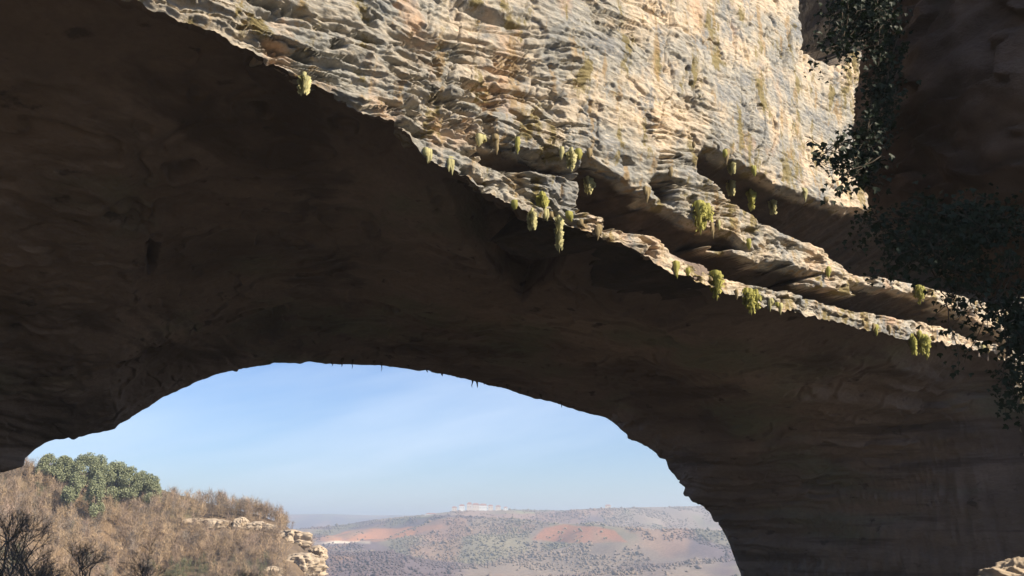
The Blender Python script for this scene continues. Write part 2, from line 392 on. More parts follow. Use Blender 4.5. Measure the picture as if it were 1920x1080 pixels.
    D[..., 2] += (.8+.8*fbm(D[..., 0]*.15, D[..., 1]*.15, 0*D[..., 0], 4, 181))*np.sin(np.pi*k)[None]
    mesh_from('grassy_top', D.reshape(-1, 3), grid_faces(200, 60), plain('dry_grass', (.16, .15, .07), 1, .4, 1), root)
    # dripstone on the far rim, part of the arch
    for px in (622, 660, 700, 716, 765, 828, 884, 893, 908, 912, 932, 950, 972, 987, 1012, 640, 800, 1050):
        r = far_pt(px, 700); j = np.argmin(np.abs(project(V[:, -1])[0]-px)); p = V[j, -6]
        L = random.choice([.12, .2, .28, .4, .55]); pts = [p+np.array([0, 0, .25])] + [p-np.array([random.uniform(-.05, .05), 0, L*t]) for t in (.1, .4, .7, 1)]
        t_ = tube(pts, np.array([.2, .09, .05, .035, .01])*random.uniform(.6, 1.5), 6)
        mesh_from('stalactite', *t_, M_DRIP, root)
    return P, u, s, px, py, V, U
FP, fu, fs, fpx, fpy, VP, VU = build_arch()

# moss and tufa hanging from the near rim --------------------------------------
_flat = FP[::2, ::2].reshape(-1, 3); _ap = project(_flat)
def surf_near(px, py):
    d = (_ap[0]-px)**2+(_ap[1]-py)**2
    k = np.where(d < d.min()+30)[0]
    k = k[np.argmin(_flat[k, 1])]; return _flat[k]
def moss(name, px, py, L, W, mat, label, nstr=90):
    p = surf_near(px, py)+np.array([AN[0], AN[1], 0])*.05
    parts = []
    L *= .82; W *= 1.1; nl = 1 if W < .27 else (4 if W < .5 else 9)
    lob = [(random.uniform(-.42, .42)*W, random.uniform(-.2, .2)*W, random.uniform(.2, .8)) for _ in range(nl)]; lob[0] = (0, 0, 1)
    cores = []
    for (lx0, ly0, lf) in lob:
        e = np.array([AD[0]*lx0+AN[0]*ly0, AD[1]*lx0+AN[1]*ly0, 0]); ww = W*(.36 if nl == 1 else .2)
        cores.append(tube([p+e+[0, 0, .15]]+[p+e+np.array([random.uniform(-.03, .03), 0, -L*lf*t]) for t in (.05, .25, .5, .75, .95)], np.array([.8, 1, .85, .6, .35, .03])*ww*random.uniform(.8, 1.1), 7))
        for i in range(nstr//nl):
            a = random.uniform(0, 6.28); t0 = random.uniform(-.1, .75); r = ww*(1.05-.75*max(t0, 0)); q = p+e+np.array([math.cos(a)*r, math.sin(a)*r, -t0*L*lf])
            l = random.uniform(.06, .2); w = random.uniform(.015, .04); t = np.array([-math.sin(a), math.cos(a), 0])*w; o = np.array([math.cos(a), math.sin(a), 0])*random.uniform(.04, .14)
            parts.append((np.array([q-t, q+t, q+o+t*.6-[0, 0, l*.5], q+o*.6-[0, 0, l]]), [[0, 1, 2, 3]]))
    core = merge(cores)
    V, F = merge([core]+parts)
    o = mesh_from(name, V-p, F, mat); o.location = p
    tag(o, label, 'stalactite' if name == 'mossy_stalactite' else 'moss', 'growths hanging from the near edge of the arch')
    return o
for a in [
 ('mossy_stalactite', 572, 148, .55, .18, M_MOSSP, 'lone short mossy stalactite at the far left of the sunlit rock edge'),
 ('moss_tuft', 1072, 285, .9, .30, M_MOSSP, 'pale dry moss tuft at the left tip of the dark recess'),
 ('mossy_stalactite', 1106, 340, .75, .32, M_MOSSP, 'short pale stalactite hanging inside the left end of the dark recess'),
 ('mossy_stalactite', 1000, 402, .75, .16, M_MOSSP, 'thin pale stalactite hanging below the edge, left of the longest one'),
 ('mossy_stalactite', 1048, 415, 1.45, .16, M_MOSSP, 'longest thin pale stalactite, dangling free over the dark vault'),
 ('moss_tuft', 1018, 372, .55, .28, M_MOSS, 'small yellow green moss tuft above the two thin stalactites'),
 ('moss_tuft', 1310, 390, 1.5, .75, M_MOSS, 'large ragged moss tuft hanging over the middle of the dark recess'),
 ('mossy_stalactite', 1371, 310, .55, .20, M_MOSSP, 'short pale stalactite at the left start of the upper recess'),
 ('mossy_stalactite', 1369, 345, .8, .24, M_MOSSP, 'greenish stalactite just below the first one of the upper recess'),
 ('moss_tuft', 1410, 362, 1.1, .42, M_MOSS, 'plump yellow moss tuft standing out against the upper dark recess'),
 ('mossy_stalactite', 1448, 378, .8, .22, M_MOSSP, 'rightmost pale stalactite of the upper dark recess'),
 ('moss_tuft', 1345, 520, 1.3, .62, M_MOSS, 'left yellow green tuft of the pair under the thin bright lip'),
 ('moss_tuft', 1405, 545, 1.2, .55, M_MOSS, 'right yellow green tuft of the pair under the thin bright lip'),
 ('moss_tuft', 1712, 636, 1.3, .35, M_MOSS, 'narrow yellow tuft left of the brightest yellow one, under the lip'),
 ('moss_tuft', 1735, 636, 1.5, .62, M_MOSS, 'brightest fat yellow moss tuft under the right end of the lip'),
 ('moss_tuft', 1724, 538, 1.1, .5, M_MOSS, 'green moss tuft at the end of the small upper lip beside the ivy')]:
    moss(*a, nstr=int(150+a[4]*500))

_arch = bpy.data.objects['rock_arch']
M_BRN = plain('brown_moss', (.22, .17, .09), .95, .4, 6)
def small_drips():
    spots = [(U0, np.interp(U0, *zip(*nk2))-6) for U0 in np.sort(rng.uniform(800, 1860, 24))]
    for up, lo, k in REC[:4]: spots += [(q, np.interp(q, *zip(*up))-3) for q in rng.uniform(up[0][0]+5, min(up[-1][0], 1600), int((min(up[-1][0], 1600)-up[0][0])/60)+1)]
    for qx, qy in spots:
        p = surf_near(qx, qy)+np.array([AN[0], AN[1], 0])*.03; parts = []
        for j in range(random.randint(1, 3)):
            e = p+np.array([AD[0], AD[1], 0])*((j-1)*random.uniform(.05, .09)); L = random.uniform(.10, .6)*random.uniform(.4, 1); w = random.uniform(.06, .12)
            parts.append(tube([e+[0, 0, .15]]+[e+np.array([random.uniform(-.02, .02), 0, -L*t]) for t in (.1, .35, .6, .8, 1)], np.array([.9, 1.1, .8, .7, .35, .08])*w, 6))
        V, F = merge(parts); mesh_from('moss_drip', V, F, random.choice([M_MOSS, M_MOSSP, M_BRN, M_BRN]), _arch)
small_drips()

# ------------------------------------------------------------------ the dark overhanging outcrop, right foreground
def build_outcrop():
    zt = np.array([-8, -2, 3, 5.6, 6.6, 7.1, 7.6, 8.2, 9.3, 11, 13, 15, 17.5, 19, 20])
    yc = 17.
    def xl(px, py): return at(px, py, yc-2)[0]
    L = np.array([19, 18, 17, 15.5, 11.5, xl(1790, 450), xl(1705, 425), xl(1668, 395), xl(1640, 330), xl(1640, 230), xl(1668, 110), xl(1690, 0), 8.5, 10, 14])
    z = np.concatenate([np.linspace(-8, 5, 60), np.linspace(5.05, 15.5, 330), np.linspace(15.6, 20, 40)])
    Lz = np.interp(z, zt, L); q = np.linspace(0, 2*np.pi, 700, endpoint=False)
    cx = 28.; rx = cx-Lz; ry = np.interp(z, [-8, 5, 7, 9, 14, 20], [4, 5, 6.5, 8, 8, 4])
    cosq, sinq = np.cos(q), np.sin(q)
    se = lambda c, p: np.sign(c)*np.abs(c)**p
    x = cx-rx[:, None]*se(cosq, .75)[None]; y = yc+ry[:, None]*se(sinq, .9)[None]; zz = z[:, None]*np.ones_like(q)[None]
    nx = -np.cos(q)[None]*np.ones_like(zz); ny = np.sin(q)[None]*np.ones_like(zz)
    d = .7*fbm(x*.22, y*.22, zz*.25, 4, 201)+.30*fbm(x*.8, y*.8, zz*1.1, 5, 211)+.06*fbm(x*4, y*4, zz*5, 3, 221)
    d = d*.8+.35*fold(fbm(x*.3, y*.3, zz*.6, 4, 225)*4, .12)
    P = np.stack([x+nx*d, y+ny*d, zz+.5*fbm(x*.5, y*.5, zz*.5, 4, 231)], -1)
    tp = np.interp(z, [6.9, 7.3, 7.8, 8.4, 9.6, 11.2, 13, 15.5, 20], [1950, 1800, 1715, 1672, 1645, 1648, 1680, 1700, 1720])
    mp_ = project(P)[0].min(1); sh = np.where(z > 6.6, (tp-mp_)*14.5/FPX, 2.0); sh = np.convolve(np.pad(sh, 12, 'edge'), np.ones(25)/25, 'valid')
    P[..., 0] += sh[:, None]
    nz, nq = zz.shape
    f = grid_faces(nz, nq); wr = np.arange(nz-1)*nq
    w = np.stack([wr+nq-1, wr+nq+nq-1, wr+nq, wr], -1)
    V = P.reshape(-1, 3); top = P[-1].mean(0); V = np.concatenate([V, [top]]); ti = len(V)-1
    k = np.arange(nq); cap = np.stack([(nz-1)*nq+k, (nz-1)*nq+(k+1) % nq, np.full(nq, ti), np.full(nq, ti)], -1)
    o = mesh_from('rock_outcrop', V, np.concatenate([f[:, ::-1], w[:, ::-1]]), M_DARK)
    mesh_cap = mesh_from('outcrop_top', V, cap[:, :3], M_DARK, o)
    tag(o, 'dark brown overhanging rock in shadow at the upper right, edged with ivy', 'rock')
    return P
OUT = build_outcrop()

# ------------------------------------------------------------------ ivy
def leaves(C, size, mat_name=None, face=None):
    """ivy leaves: five-lobed folded blades"""
    n = len(C); sh = np.array([(0, -.1, 0), (.42, .0, .05), (.55, .38, .02), (.28, .42, .06), (0, 1., -.08), (-.28, .42, .06), (-.55, .38, .02), (-.42, 0, .05), (0, .35, -.06)])
    F0 = np.array([[8, 0, 1], [8, 1, 2], [8, 2, 3], [8, 3, 4], [8, 4, 5], [8, 5, 6], [8, 6, 7], [8, 7, 0]])
    s = size*rng.uniform(.5, 1.25, n)
    nrm = rng.normal(size=(n, 3))*.65+np.array([-.35, -.75, .25]); nrm /= np.linalg.norm(nrm, axis=1, keepdims=True)
    dn = rng.normal(size=(n, 3))*.5+np.array([0, 0, -1]); dn -= (dn*nrm).sum(1, keepdims=True)*nrm; dn /= np.linalg.norm(dn, axis=1, keepdims=True)
    sd = np.cross(dn, nrm)
    V = C[:, None]+s[:, None, None]*(sh[None, :, 0:1]*sd[:, None]+sh[None, :, 1:2]*dn[:, None]+sh[None, :, 2:3]*nrm[:, None])
    F = (F0[None]+(np.arange(n)*9)[:, None, None]).reshape(-1, 3)
    return V.reshape(-1, 3), F
def ivy(label, strands, size, nper, spread=.14):
    """strands: list of (px0,py0,y0, px1,py1,y1)"""
    C, stems = [], []
    base = at(strands[0][0], strands[0][1], strands[0][2])
    for (a0, b0, y0, a1, b1, y1) in strands:
        p, q = at(a0, b0, y0), at(a1, b1, y1); m = 10; t = np.linspace(0, 1, m)[:, None]
        w = np.cumsum(rng.normal(size=(m, 3))*.05, axis=0); w[0] = 0
        pts = p+(q-p)*t+w+np.array([0, 0, .25])*np.sin(np.pi*t)*(.3*np.linalg.norm(q-p))*.4
        stems.append(tube(pts, np.linspace(.016, .004, m), 4))
        k = max(3, int(nper*np.linalg.norm(q-p))); tt = rng.uniform(0, 1, k)*(m-1); i = np.minimum(tt.astype(int), m-2); f = (tt-i)[:, None]
        C.append(pts[i]*(1-f)+pts[i+1]*f+rng.normal(size=(k, 3))*spread*np.array([1, 1, 1]))
    root = empty('ivy', tuple(base))
    V, F = leaves(np.concatenate(C), size); mesh_from('leaves', V, F, M_IVY, root, smooth_=False)
    V, F = merge(stems); mesh_from('stems', V, F, M_STEM, root)
    tag(root, label, 'ivy', 'ivy growing on the dark outcrop')
def U_(a, b): return random.uniform(a, b)
y = 14.2
ivy('dark ivy mass hanging over the top right of the sunlit cliff', [(U_(1570, 1700), U_(-60, 0), y+U_(0, .8), U_(1555, 1690), U_(20, 105), y+U_(-.4, .6)) for _ in range(30)], .085, 55)
ivy('narrow ivy fringe running down the left edge of the dark outcrop', [(U_(1650, 1690), U_(60, 190), y+U_(0, .8), U_(1628, 1672), U_(170, 330), y+U_(-.4, .6)) for _ in range(14)], .08, 45, .11)
ivy('sparse ivy spray with separate leaves against the pale rock', [(U_(1630, 1660), U_(240, 370), y+U_(0, .5), U_(1525, 1610), U_(235, 375), y+U_(-.4, .4)) for _ in range(24)], .11, 15, .11)
ivy('dense black green ivy along the underside of the outcrop', [(U_(1610, 1930), U_(370, 440), y+U_(0, 1.), U_(1620, 1930), U_(430, 520), y+U_(-.4, .8)) for _ in range(46)], .085, 48, .15)
ivy('loose ivy strands dangling over the right tip of the bright lip', [(U_(1740, 1930), U_(450, 540), y+U_(0, 1.), U_(1750, 1925), U_(575, 650), y+U_(-.4, .8)) for _ in range(17)], .095, 20, .12)
ivy('longest ivy trail hanging down at the right margin', [(U_(1880, 1960), U_(520, 600), y+U_(0, 1.), U_(1880, 1945), U_(640, 800), y+U_(-.4, .8)) for _ in range(22)], .085, 36, .12)

# ------------------------------------------------------------------ terrain
def elev(px, py): X, Y, Z = ray(px, py); return np.degrees(np.arctan2(X, Y)), Z/np.hypot(X, Y)
LH = [(-900, 860), (-200, 850), (0, 866), (60, 874), (180, 886), (290, 914), (400, 946), (480, 964), (530, 982), (560, 1002), (580, 1030), (600, 1085), (640, 1180)]
LHa, LHe = elev(*np.array(LH).T)
FH = [(-900, 985), (560, 992), (640, 986), (700, 976), (760, 969), (820, 962), (860, 957), (950, 956), (1050, 957), (1120, 953), (1200, 951), (1320, 949), (1500, 947), (2500, 960)]
FHa, FHe = elev(*np.array(FH).T)
def terrain(x, y):
    r = np.hypot(x, y); az = np.degrees(np.arctan2(x, y))
    n = fbm(x*.06, y*.06, 0*x, 4, 301)
    g = -2.2-.035*r+.5*n-np.clip((-8-az)/30, 0, 1)*0
    g = np.where(r > 78, g-smooth((r-78)/90)*50, g)
    g = np.where(r > 170, np.maximum(g, -57)+2*n, g)
    # left hill
    rc = 290+25*np.sin(az*.2); hz = EYE+rc*np.interp(az, LHa, LHe, right=-.3); lowside = smooth((az+100)/30)*1.0
    prof = np.where(r < rc, 1-((rc-r)/150)**1.15*1.0 if False else 1-np.clip((rc-r)/160, 0, 1)**1.1, 1-np.clip((r-rc)/500, 0, 1))
    H = -58+(hz+58)*np.clip(prof, 0, 1)*lowside+2.2*fbm(x*.03, y*.03, 0*x, 4, 311)*smooth((rc-r)/20)
    # far plateau
    r2 = 2600.; hz2 = EYE+r2*np.interp(az, FHa, FHe)
    t = np.clip((r-1000)/(r2-1000), 0, 1)
    rdg = 1-np.abs(fbm(x*.0022+3, y*.0016, 0*x, 4, 341))*2.2; rl = 52*(rdg-.6)*np.sin(np.pi*np.clip(t, 0, 1)**.8)
    P = -58+(hz2+58)*(t**.85)+9*fbm(x*.004, y*.004, 0*x, 4, 321)*np.minimum(t*2, 1)*(1-t*.8)+rl
    P = np.where(r > r2, hz2-(r-r2)*.03, P)
    r3 = 5200.; h3 = EYE+r3*(.0135+.001*noise(az*.35, 0*az, 0*az, 331))
    P3 = -80+(h3+80)*np.clip((r-3400)/(r3-3400), 0, 1); P3 = np.where(r > r3, h3-(r-r3)*.02, P3)
    z = np.maximum(np.maximum(g, np.where(r < 1000, H, -1e3)), np.where(r > 900, np.maximum(P, P3), -1e3))
    return z
def farcol(x, y):
    k = smooth(fbm(x*.006, y*.003, 0*x, 5, 421)*3.2+.5)[..., None]; k2 = smooth(fbm(x*.012, y*.004, 0*x, 4, 431)*4-.2)[..., None]; k4 = smooth(fbm(x*.009, y*.0035, 0*x, 4, 433)*4-.5)[..., None]
    f = np.array([.135, .10, .105])*(1-k)+np.array([.24, .185, .14])*k; f = f*(1-k2*.6)+np.array([.20, .19, .11])*k2*.6; return f*(1-k4*.6)+np.array([.33, .20, .13])*k4*.6
def build_terrain():
    az = np.concatenate([np.linspace(-180, -42, 60), np.linspace(-41, 26, 900), np.linspace(27, 179, 60)])
    r = np.concatenate([np.linspace(1, 75, 60), np.geomspace(77, 180, 70), np.geomspace(182, 340, 160), np.geomspace(350, 1000, 50), np.geomspace(1015, 2700, 300), np.geomspace(2750, 6400, 60)])
    A, Rr = np.meshgrid(np.radians(az), r, indexing='ij'); x = Rr*np.sin(A); y = Rr*np.cos(A); z = terrain(x, y)
    px, py = project(np.stack([x, y, z], -1))
    # ground colours: leaf litter, rock, far fields
    c1, c2, c3 = np.array([.20, .135, .08]), np.array([.13, .10, .075]), np.array([.12, .12, .06])
    k = smooth(fbm(x*.02, y*.02, 0*x, 4, 401)*1.5+.5)[..., None]; k2 = smooth(fbm(x*.05, y*.05, 0*x, 4, 411)*2)[..., None]*.6
    c = c1*(1-k)+c2*k; c = c*(1-k2)+c3*k2
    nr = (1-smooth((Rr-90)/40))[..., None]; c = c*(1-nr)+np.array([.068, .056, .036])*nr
    far = (Rr > 900)[..., None]
    f = farcol(x, y)
    for poly, cc in (([(590, 1014), (640, 996), (700, 990), (830, 982), (840, 990), (760, 1008), (700, 1014)], (.42, .19, .09)), ([(985, 1012), (1010, 990), (1060, 982), (1150, 996), (1170, 1020), (1060, 1018)], (.38, .17, .09)),
                     ([(840, 985), (960, 980), (1000, 990), (960, 1002), (850, 1000)], (.24, .15, .10)), ([(595, 1018), (640, 1011), (690, 1011), (690, 1018)], (.72, .62, .48)), ([(760, 968), (850, 966), (850, 970), (760, 974)], (.07, .09, .05)),
                     ([(900, 962), (960, 958), (1040, 962), (960, 968)], (.24, .24, .11)), ([(1180, 985), (1260, 975), (1300, 985), (1240, 995)], (.22, .15, .12))):
        m = smooth((poly_sd(px+26*fbm(x*.008, y*.004, 0*x, 4, 441), py+7*fbm(x*.012, y*.006, 0*x, 4, 442), poly)+1)/4)[..., None]*(Rr < 2700)[..., None]*(.45+.55*smooth(fbm(x*.02, y*.004, 0*x, 4, 443)*3+.7)[..., None]); f = f*(1-m)+np.array(cc)*m
    c = np.where(far, f, c)
    n = len(az); V = np.stack([x, y, z], -1).reshape(-1, 3); F = grid_faces(n, len(r), True)
    j = np.arange(len(r)-1); a = (n-1)*len(r)+j; b = j; W = np.stack([a, a+1, b+1, b], -1)
    m = NT('ground'); nn = m.noise(.25, (1, 1, 1), 8, .7)
    m.col(m.mix(1, m.attr('col'), m.ramp(nn, [(.3, .55), (.7, 1.25)]), 'MULTIPLY'))
    m.bump(m.noise(.5, (1, 1, 1), 8, .7), .8, .7)
    tag(mesh_from('ground', V, np.concatenate([F, W]), m.m, attrs={'col': c.reshape(-1, 3)}), kind='structure')
build_terrain()

# ------------------------------------------------------------------ bare woodland on the hill (one mass)
def tuft_proto(seed, nb, w):
    r = np.random.default_rng(seed); V, F = [], []
    def sliver(p, q, w0):
        d = q-p; s = np.cross(d, r.normal(size=3)); s = s/np.linalg.norm(s)*w0; i = len(V)
        V.extend([p-s, p+s, q]); F.append([i, i+1, i+2])
    sliver(np.zeros(3), np.array([0, 0, .95]), w*2)
    for _ in range(nb):
        h = r.uniform(.12, .75); a = r.uniform(0, 6.28); l = (1.0-h)*r.uniform(.4, .75)
        p = np.array([0, 0, h]); q = p+np.array([math.cos(a)*l*.6, math.sin(a)*l*.6, l*r.uniform(.35, .8)]); sliver(p, q, w)
        for _ in range(6):
            t = r.uniform(.3, 1); pp = p+(q-p)*t; sliver(pp, pp+r.normal(size=3)*.11+np.array([0, 0, .1]), w*.7)
    return np.array(V), np.array(F)
def scatter(name, protos, P, S, C, mat, label=None, sm=False):
    VV, FF_, CC, o = [], [], [], 0
    for i in range(len(P)):
        v, f = protos[i % len(protos)]; a = random.uniform(0, 6.28); ca, sa = math.cos(a), math.sin(a)
        M = np.array([[ca, -sa, 0], [sa, ca, 0], [0, 0, 1]]); VV.append((v*S[i])@M.T+P[i]); FF_.append(f+o); o += len(v)
        CC.append(np.repeat(C[i][None], len(v), 0))
    ob = mesh_from(name, np.concatenate(VV), np.concatenate(FF_), mat, attrs={'col': np.concatenate(CC)}, smooth_=sm)
    return tag(ob, label, 'woodland', None, 'stuff')
CRAGS = [(368, 978, 50, 12), (408, 984, 34, 16), (452, 986, 22, 32), (488, 990, 46, 22), (552, 1012, 42, 36), (568, 1062, 58, 50), (596, 1040, 22, 36), (512, 1074, 26, 20)]
def wood():
    n = 6200; az = R(1)*rng.uniform(-36, -11.5, n); r = 300-190*rng.uniform(0, 1, n)**1.25
    x, y = r*np.sin(az), r*np.cos(az); z = terrain(x, y); e = (z-EYE)/r
    k = (e > -.09) & (z > -45); qx, qy = project(np.stack([x, y, z], -1))
    for cx_, cy_, cw_, ch_ in CRAGS: k &= ~((np.abs(qx-cx_) < cw_*.62) & (qy > cy_-ch_*.4) & (qy < cy_+ch_*.5+9))
    x, y, z = x[k], y[k], z[k]; n = len(x)
    pal = np.array([(.37, .27, .18), (.31, .23, .17), (.42, .31, .20), (.25, .205, .165), (.34, .25, .20), (.27, .25, .155)])
    k = (fbm(x*.03, y*.03, 0*x, 3, 501)*2.5+2.5+rng.normal(size=n)*.9).astype(int) % 6
    C = pal[k]*rng.uniform(.6, 1.3, n)[:, None]; gk = fbm(x*.06, y*.06, 0*x, 3, 505)+rng.normal(size=n)*.1 > .34; C[gk] = np.array([.14, .15, .085])*rng.uniform(.7, 1.3, gk.sum())[:, None]
    S = rng.uniform(3.2, 6.8, n)*np.where(gk, .75, 1)
    scatter('bare_woodland', [tuft_proto(i, 20, .0075) for i in range(8)], np.stack([x, y, z-.3], -1), S, C, attr_mat('winter_twigs'), 'leafless tan woodland covering the near hill')
wood()
def far_wood():
    n = 52000; az = R(1)*rng.uniform(-15, 18, n); r = 820+1780*rng.uniform(0, 1, n)**.9
    x, y = r*np.sin(az), r*np.cos(az); z = terrain(x, y)
    px, py = project(np.stack([x, y, z], -1)); dn = fbm(x*.006, y*.004, 0*x, 4, 511)
    fld = np.maximum(poly_sd(px, py, [(590, 1018), (640, 994), (830, 980), (845, 990), (760, 1008), (700, 1018)]), poly_sd(px, py, [(985, 1014), (1010, 988), (1060, 980), (1150, 994), (1170, 1022)]))
    k = (dn+rng.normal(size=n)*.12 > -.08) & (fbm(x*.02, y*.008, 0*x, 3, 531) > -.22) & (fld < rng.choice([-1, 30], n, p=[.9, .1])) & (py < 1110); x, y, z = x[k], y[k], z[k]; n = len(x)
    pal = np.array([(.175, .135, .14), (.24, .185, .15), (.30, .235, .17), (.17, .16, .10), (.26, .18, .145)])
    C = farcol(x, y)*rng.uniform(.72, 1.05, n)[:, None]
    v = np.array([(0, 0, 1), (1, 0, .4), (0, 1, .5), (-1, 0, .4), (0, -1, .5), (.5, .5, 0), (-.5, -.5, 0.)]); f = np.array([[0, 1, 2], [0, 2, 3], [0, 3, 4], [0, 4, 1], [1, 5, 2], [3, 6, 4], [2, 5, 6], [2, 6, 3], [4, 6, 5], [4, 5, 1]])
    pr = [(v*np.array([.6, .6, 1])+rng.normal(size=v.shape)*.15, f) for _ in range(8)]
    scatter('distant_woodland', pr, np.stack([x, y, z-.5], -1), rng.uniform(2.0, 4.0, n)*np.where(rng.random(n) < .04, 1.8, 1), C, attr_mat('distant_wood'), 'hazy brown and grey scrub on the distant plateau', True)
far_wood()

# ------------------------------------------------------------------ evergreens on the hill
def evergreen(px, py_top, h, w, label, r=292):
    X, Y, Z = ray(px, py_top); k = r/np.hypot(X, Y); x, y = X*k, Y*k; g = float(terrain(np.array([x]), np.array([y]))[0]); top = EYE+Z*k
    w *= 1.4; h = max(h, top-g+.2); root = empty('evergreen_tree', (x, y, g))
    tr = tube([[x, y, g-.3], [x+.1, y, g+h*.5], [x, y, g+h*.92]], [.28, .18, .04], 6); mesh_from('trunk', *tr, M_BARK, root)
    n = 6500; q = rng.normal(size=(n, 3)); q /= np.linalg.norm(q, axis=1, keepdims=True); q *= rng.uniform(.2, 1, n)[:, None]**.5
    nb = 14; hz = rng.uniform(0, 1, nb); hz[0] = 1; ww = np.sqrt(1-hz**2*.92)*.5; th = rng.uniform(0, 6.28, nb)
    cb = np.stack([np.cos(th)*ww*w, np.sin(th)*ww*w, h*(.25+.58*hz)], 1); i = rng.integers(0, nb, n)
    C = np.array([x, y, g])+cb[i]+q*np.array([w*.3, w*.3, h*.14])
    a = rng.normal(size=(n, 3)); a /= np.linalg.norm(a, axis=1, keepdims=True); b = np.cross(a, rng.normal(size=(n, 3))); b /= np.linalg.norm(b, axis=1, keepdims=True)
    s = rng.uniform(.09, .24, n)[:, None]; V = np.stack([C-a*s, C+b*s, C+a*s, C-b*s], 1).reshape(-1, 3); F = np.arange(4*n).reshape(-1, 4)
    mesh_from('crown', V, F, M_PINE, root, smooth_=False); tag(root, label, 'tree', 'evergreen trees on the hill crest')
for t in [(98, 848, 6, 3.6, 'dark small evergreen at the left end of the hill crest row'), (122, 852, 5, 3, 'low round evergreen second from the left on the crest'),
          (150, 850, 7, 4, 'evergreen rising left of the tallest pair on the crest'), (172, 846, 8, 4.5, 'tallest broad evergreen on the hill crest'), (198, 850, 8, 4.5, 'broad evergreen right beside the tallest one'),
          (222, 862, 6, 4, 'mid sized evergreen where the crest starts to drop'), (246, 872, 6, 4, 'evergreen on the falling crest, third from the right end'), (266, 880, 5, 3.6, 'small evergreen next to last at the right end of the row'), (285, 886, 4.5, 3.2, 'last and smallest evergreen at the right end of the row')]:
    evergreen(*t)
for t in [(140, 882, 3.6, 2.6, 'olive evergreen on the slope below the left end of the crest row'), (186, 880, 4, 2.8, 'green evergreen on the slope below the tallest crest tree')]:
    evergreen(*t, r=276)

# ------------------------------------------------------------------ pale crags on the hill
M_CRAG = plain('pale_crag', (.35, .28, .205), .95, .45, .6)
def crag(px, py, wpx, hpx, label, r=None):
    X, Y, Z = ray(px, py); e = Z/np.hypot(X, Y); d = np.hypot(X, Y)
    rr = np.linspace(120, 330, 400); zz = terrain(X/d*rr, Y/d*rr); k = np.argmax((zz-EYE)/rr > e); 
    if k == 0: k = int(np.argmax((zz-EYE)/rr))
    r = rr[k]-.8; c = np.array([X/d*r, Y/d*r, EYE+e*r]); w, h = wpx*r/FPX/2, hpx*r/FPX/2*.8
    q = np.linspace(0, 2*np.pi, 90, endpoint=False); t = np.linspace(-1, 1, 50); T, Q = np.meshgrid(t, q, indexing='ij')
    rad = np.maximum(1-np.abs(T)**4, 0)**.5
    x = c[0]+w*1.15*rad*np.cos(Q); y = c[1]+2.6*rad*np.sin(Q); z = c[2]+h*1.15*T
    dd = 1+.75*fbm(x*.7, y*.7, z*.4, 5, 601, .65)-.35*smooth((1-np.abs(noise(x*.7, y*.7, z*.1, 605))*4-.4)*3)+.15*fold(z*.5, .2); x = c[0]+(x-c[0])*dd; y = c[1]+(y-c[1])*dd; z = z+.8*fbm(x*.3, y*.3, z*.3, 3, 611)
    f = grid_faces(50, 90); wr = np.arange(49)*90; f = np.concatenate([f, np.stack([wr+89, wr+179, wr+90, wr], -1)])
    V = np.stack([x, y, z], -1).reshape(-1, 3)-c; o = mesh_from('crag', V, f[:, ::-1], M_CRAG); o.location = c
    tag(o, label, 'crag', 'pale crags on the wooded hill')
for a in [(368, 978, 50, 12, 'low pale crag at the left end of the crag line'), (408, 984, 34, 16, 'small pale crag between the low one and the tall one'), (452, 986, 22, 32, 'tall narrow pale crag in the middle of the line'),
          (488, 990, 46, 22, 'wide cracked crag right of the tall narrow one'), (552, 1012, 42, 36, 'big cream crag near the right shoulder of the hill'), (568, 1062, 58, 50, 'largest bright crag at the lower right foot of the hill'),
          (596, 1040, 22, 36, 'greyish crag at the outer right edge of the hill'), (512, 1074, 26, 20, 'small crag low on the slope left of the largest one')]:
    crag(*a)

# ------------------------------------------------------------------ bare trees at the foot of the left pier
def bare_tree(x, y, h, lean, label, seed, depth=6):
    r = random.Random(seed); g = float(terrain(np.array([x]), np.array([y]))[0]); root = empty('bare_tree', (x, y, g)); L, T = [], []
    def grow(p, d, l, rad, k):
        pts = [p]; 
        for i in range(4):
            d = d+np.array([r.gauss(0, .13), r.gauss(0, .13), r.gauss(.04, .08)]); d /= np.linalg.norm(d); pts.append(pts[-1]+d*l/4)
        (L if k > 3 else T).append(tube(pts, np.linspace(rad, rad*.62, 5), 5 if k > 3 else 3))
        if k <= 0: return
        for i in range(3 if k > 1 else 4):
            dd = d+np.array([r.gauss(0, .5), r.gauss(0, .5), r.gauss(.05, .3)]); dd /= np.linalg.norm(dd)
            grow(pts[r.choice([2, 3, 4, 4])], dd, l*r.uniform(.6, .82), rad*.63, k-1)
    grow(np.array([x, y, g-.3]), np.array([lean, 0, 1.]), h*.32, h*.018, depth)
    V, F = merge(L); mesh_from('trunk', V, F, M_BARK, root)
    V, F = merge(T); mesh_from('twigs', V, F, M_TWIG, root); tag(root, label, 'tree', 'bare trees beyond the left foot of the arch')
def bx_(px, y): X, Y, Z = ray(px, 1000); return X/Y*y
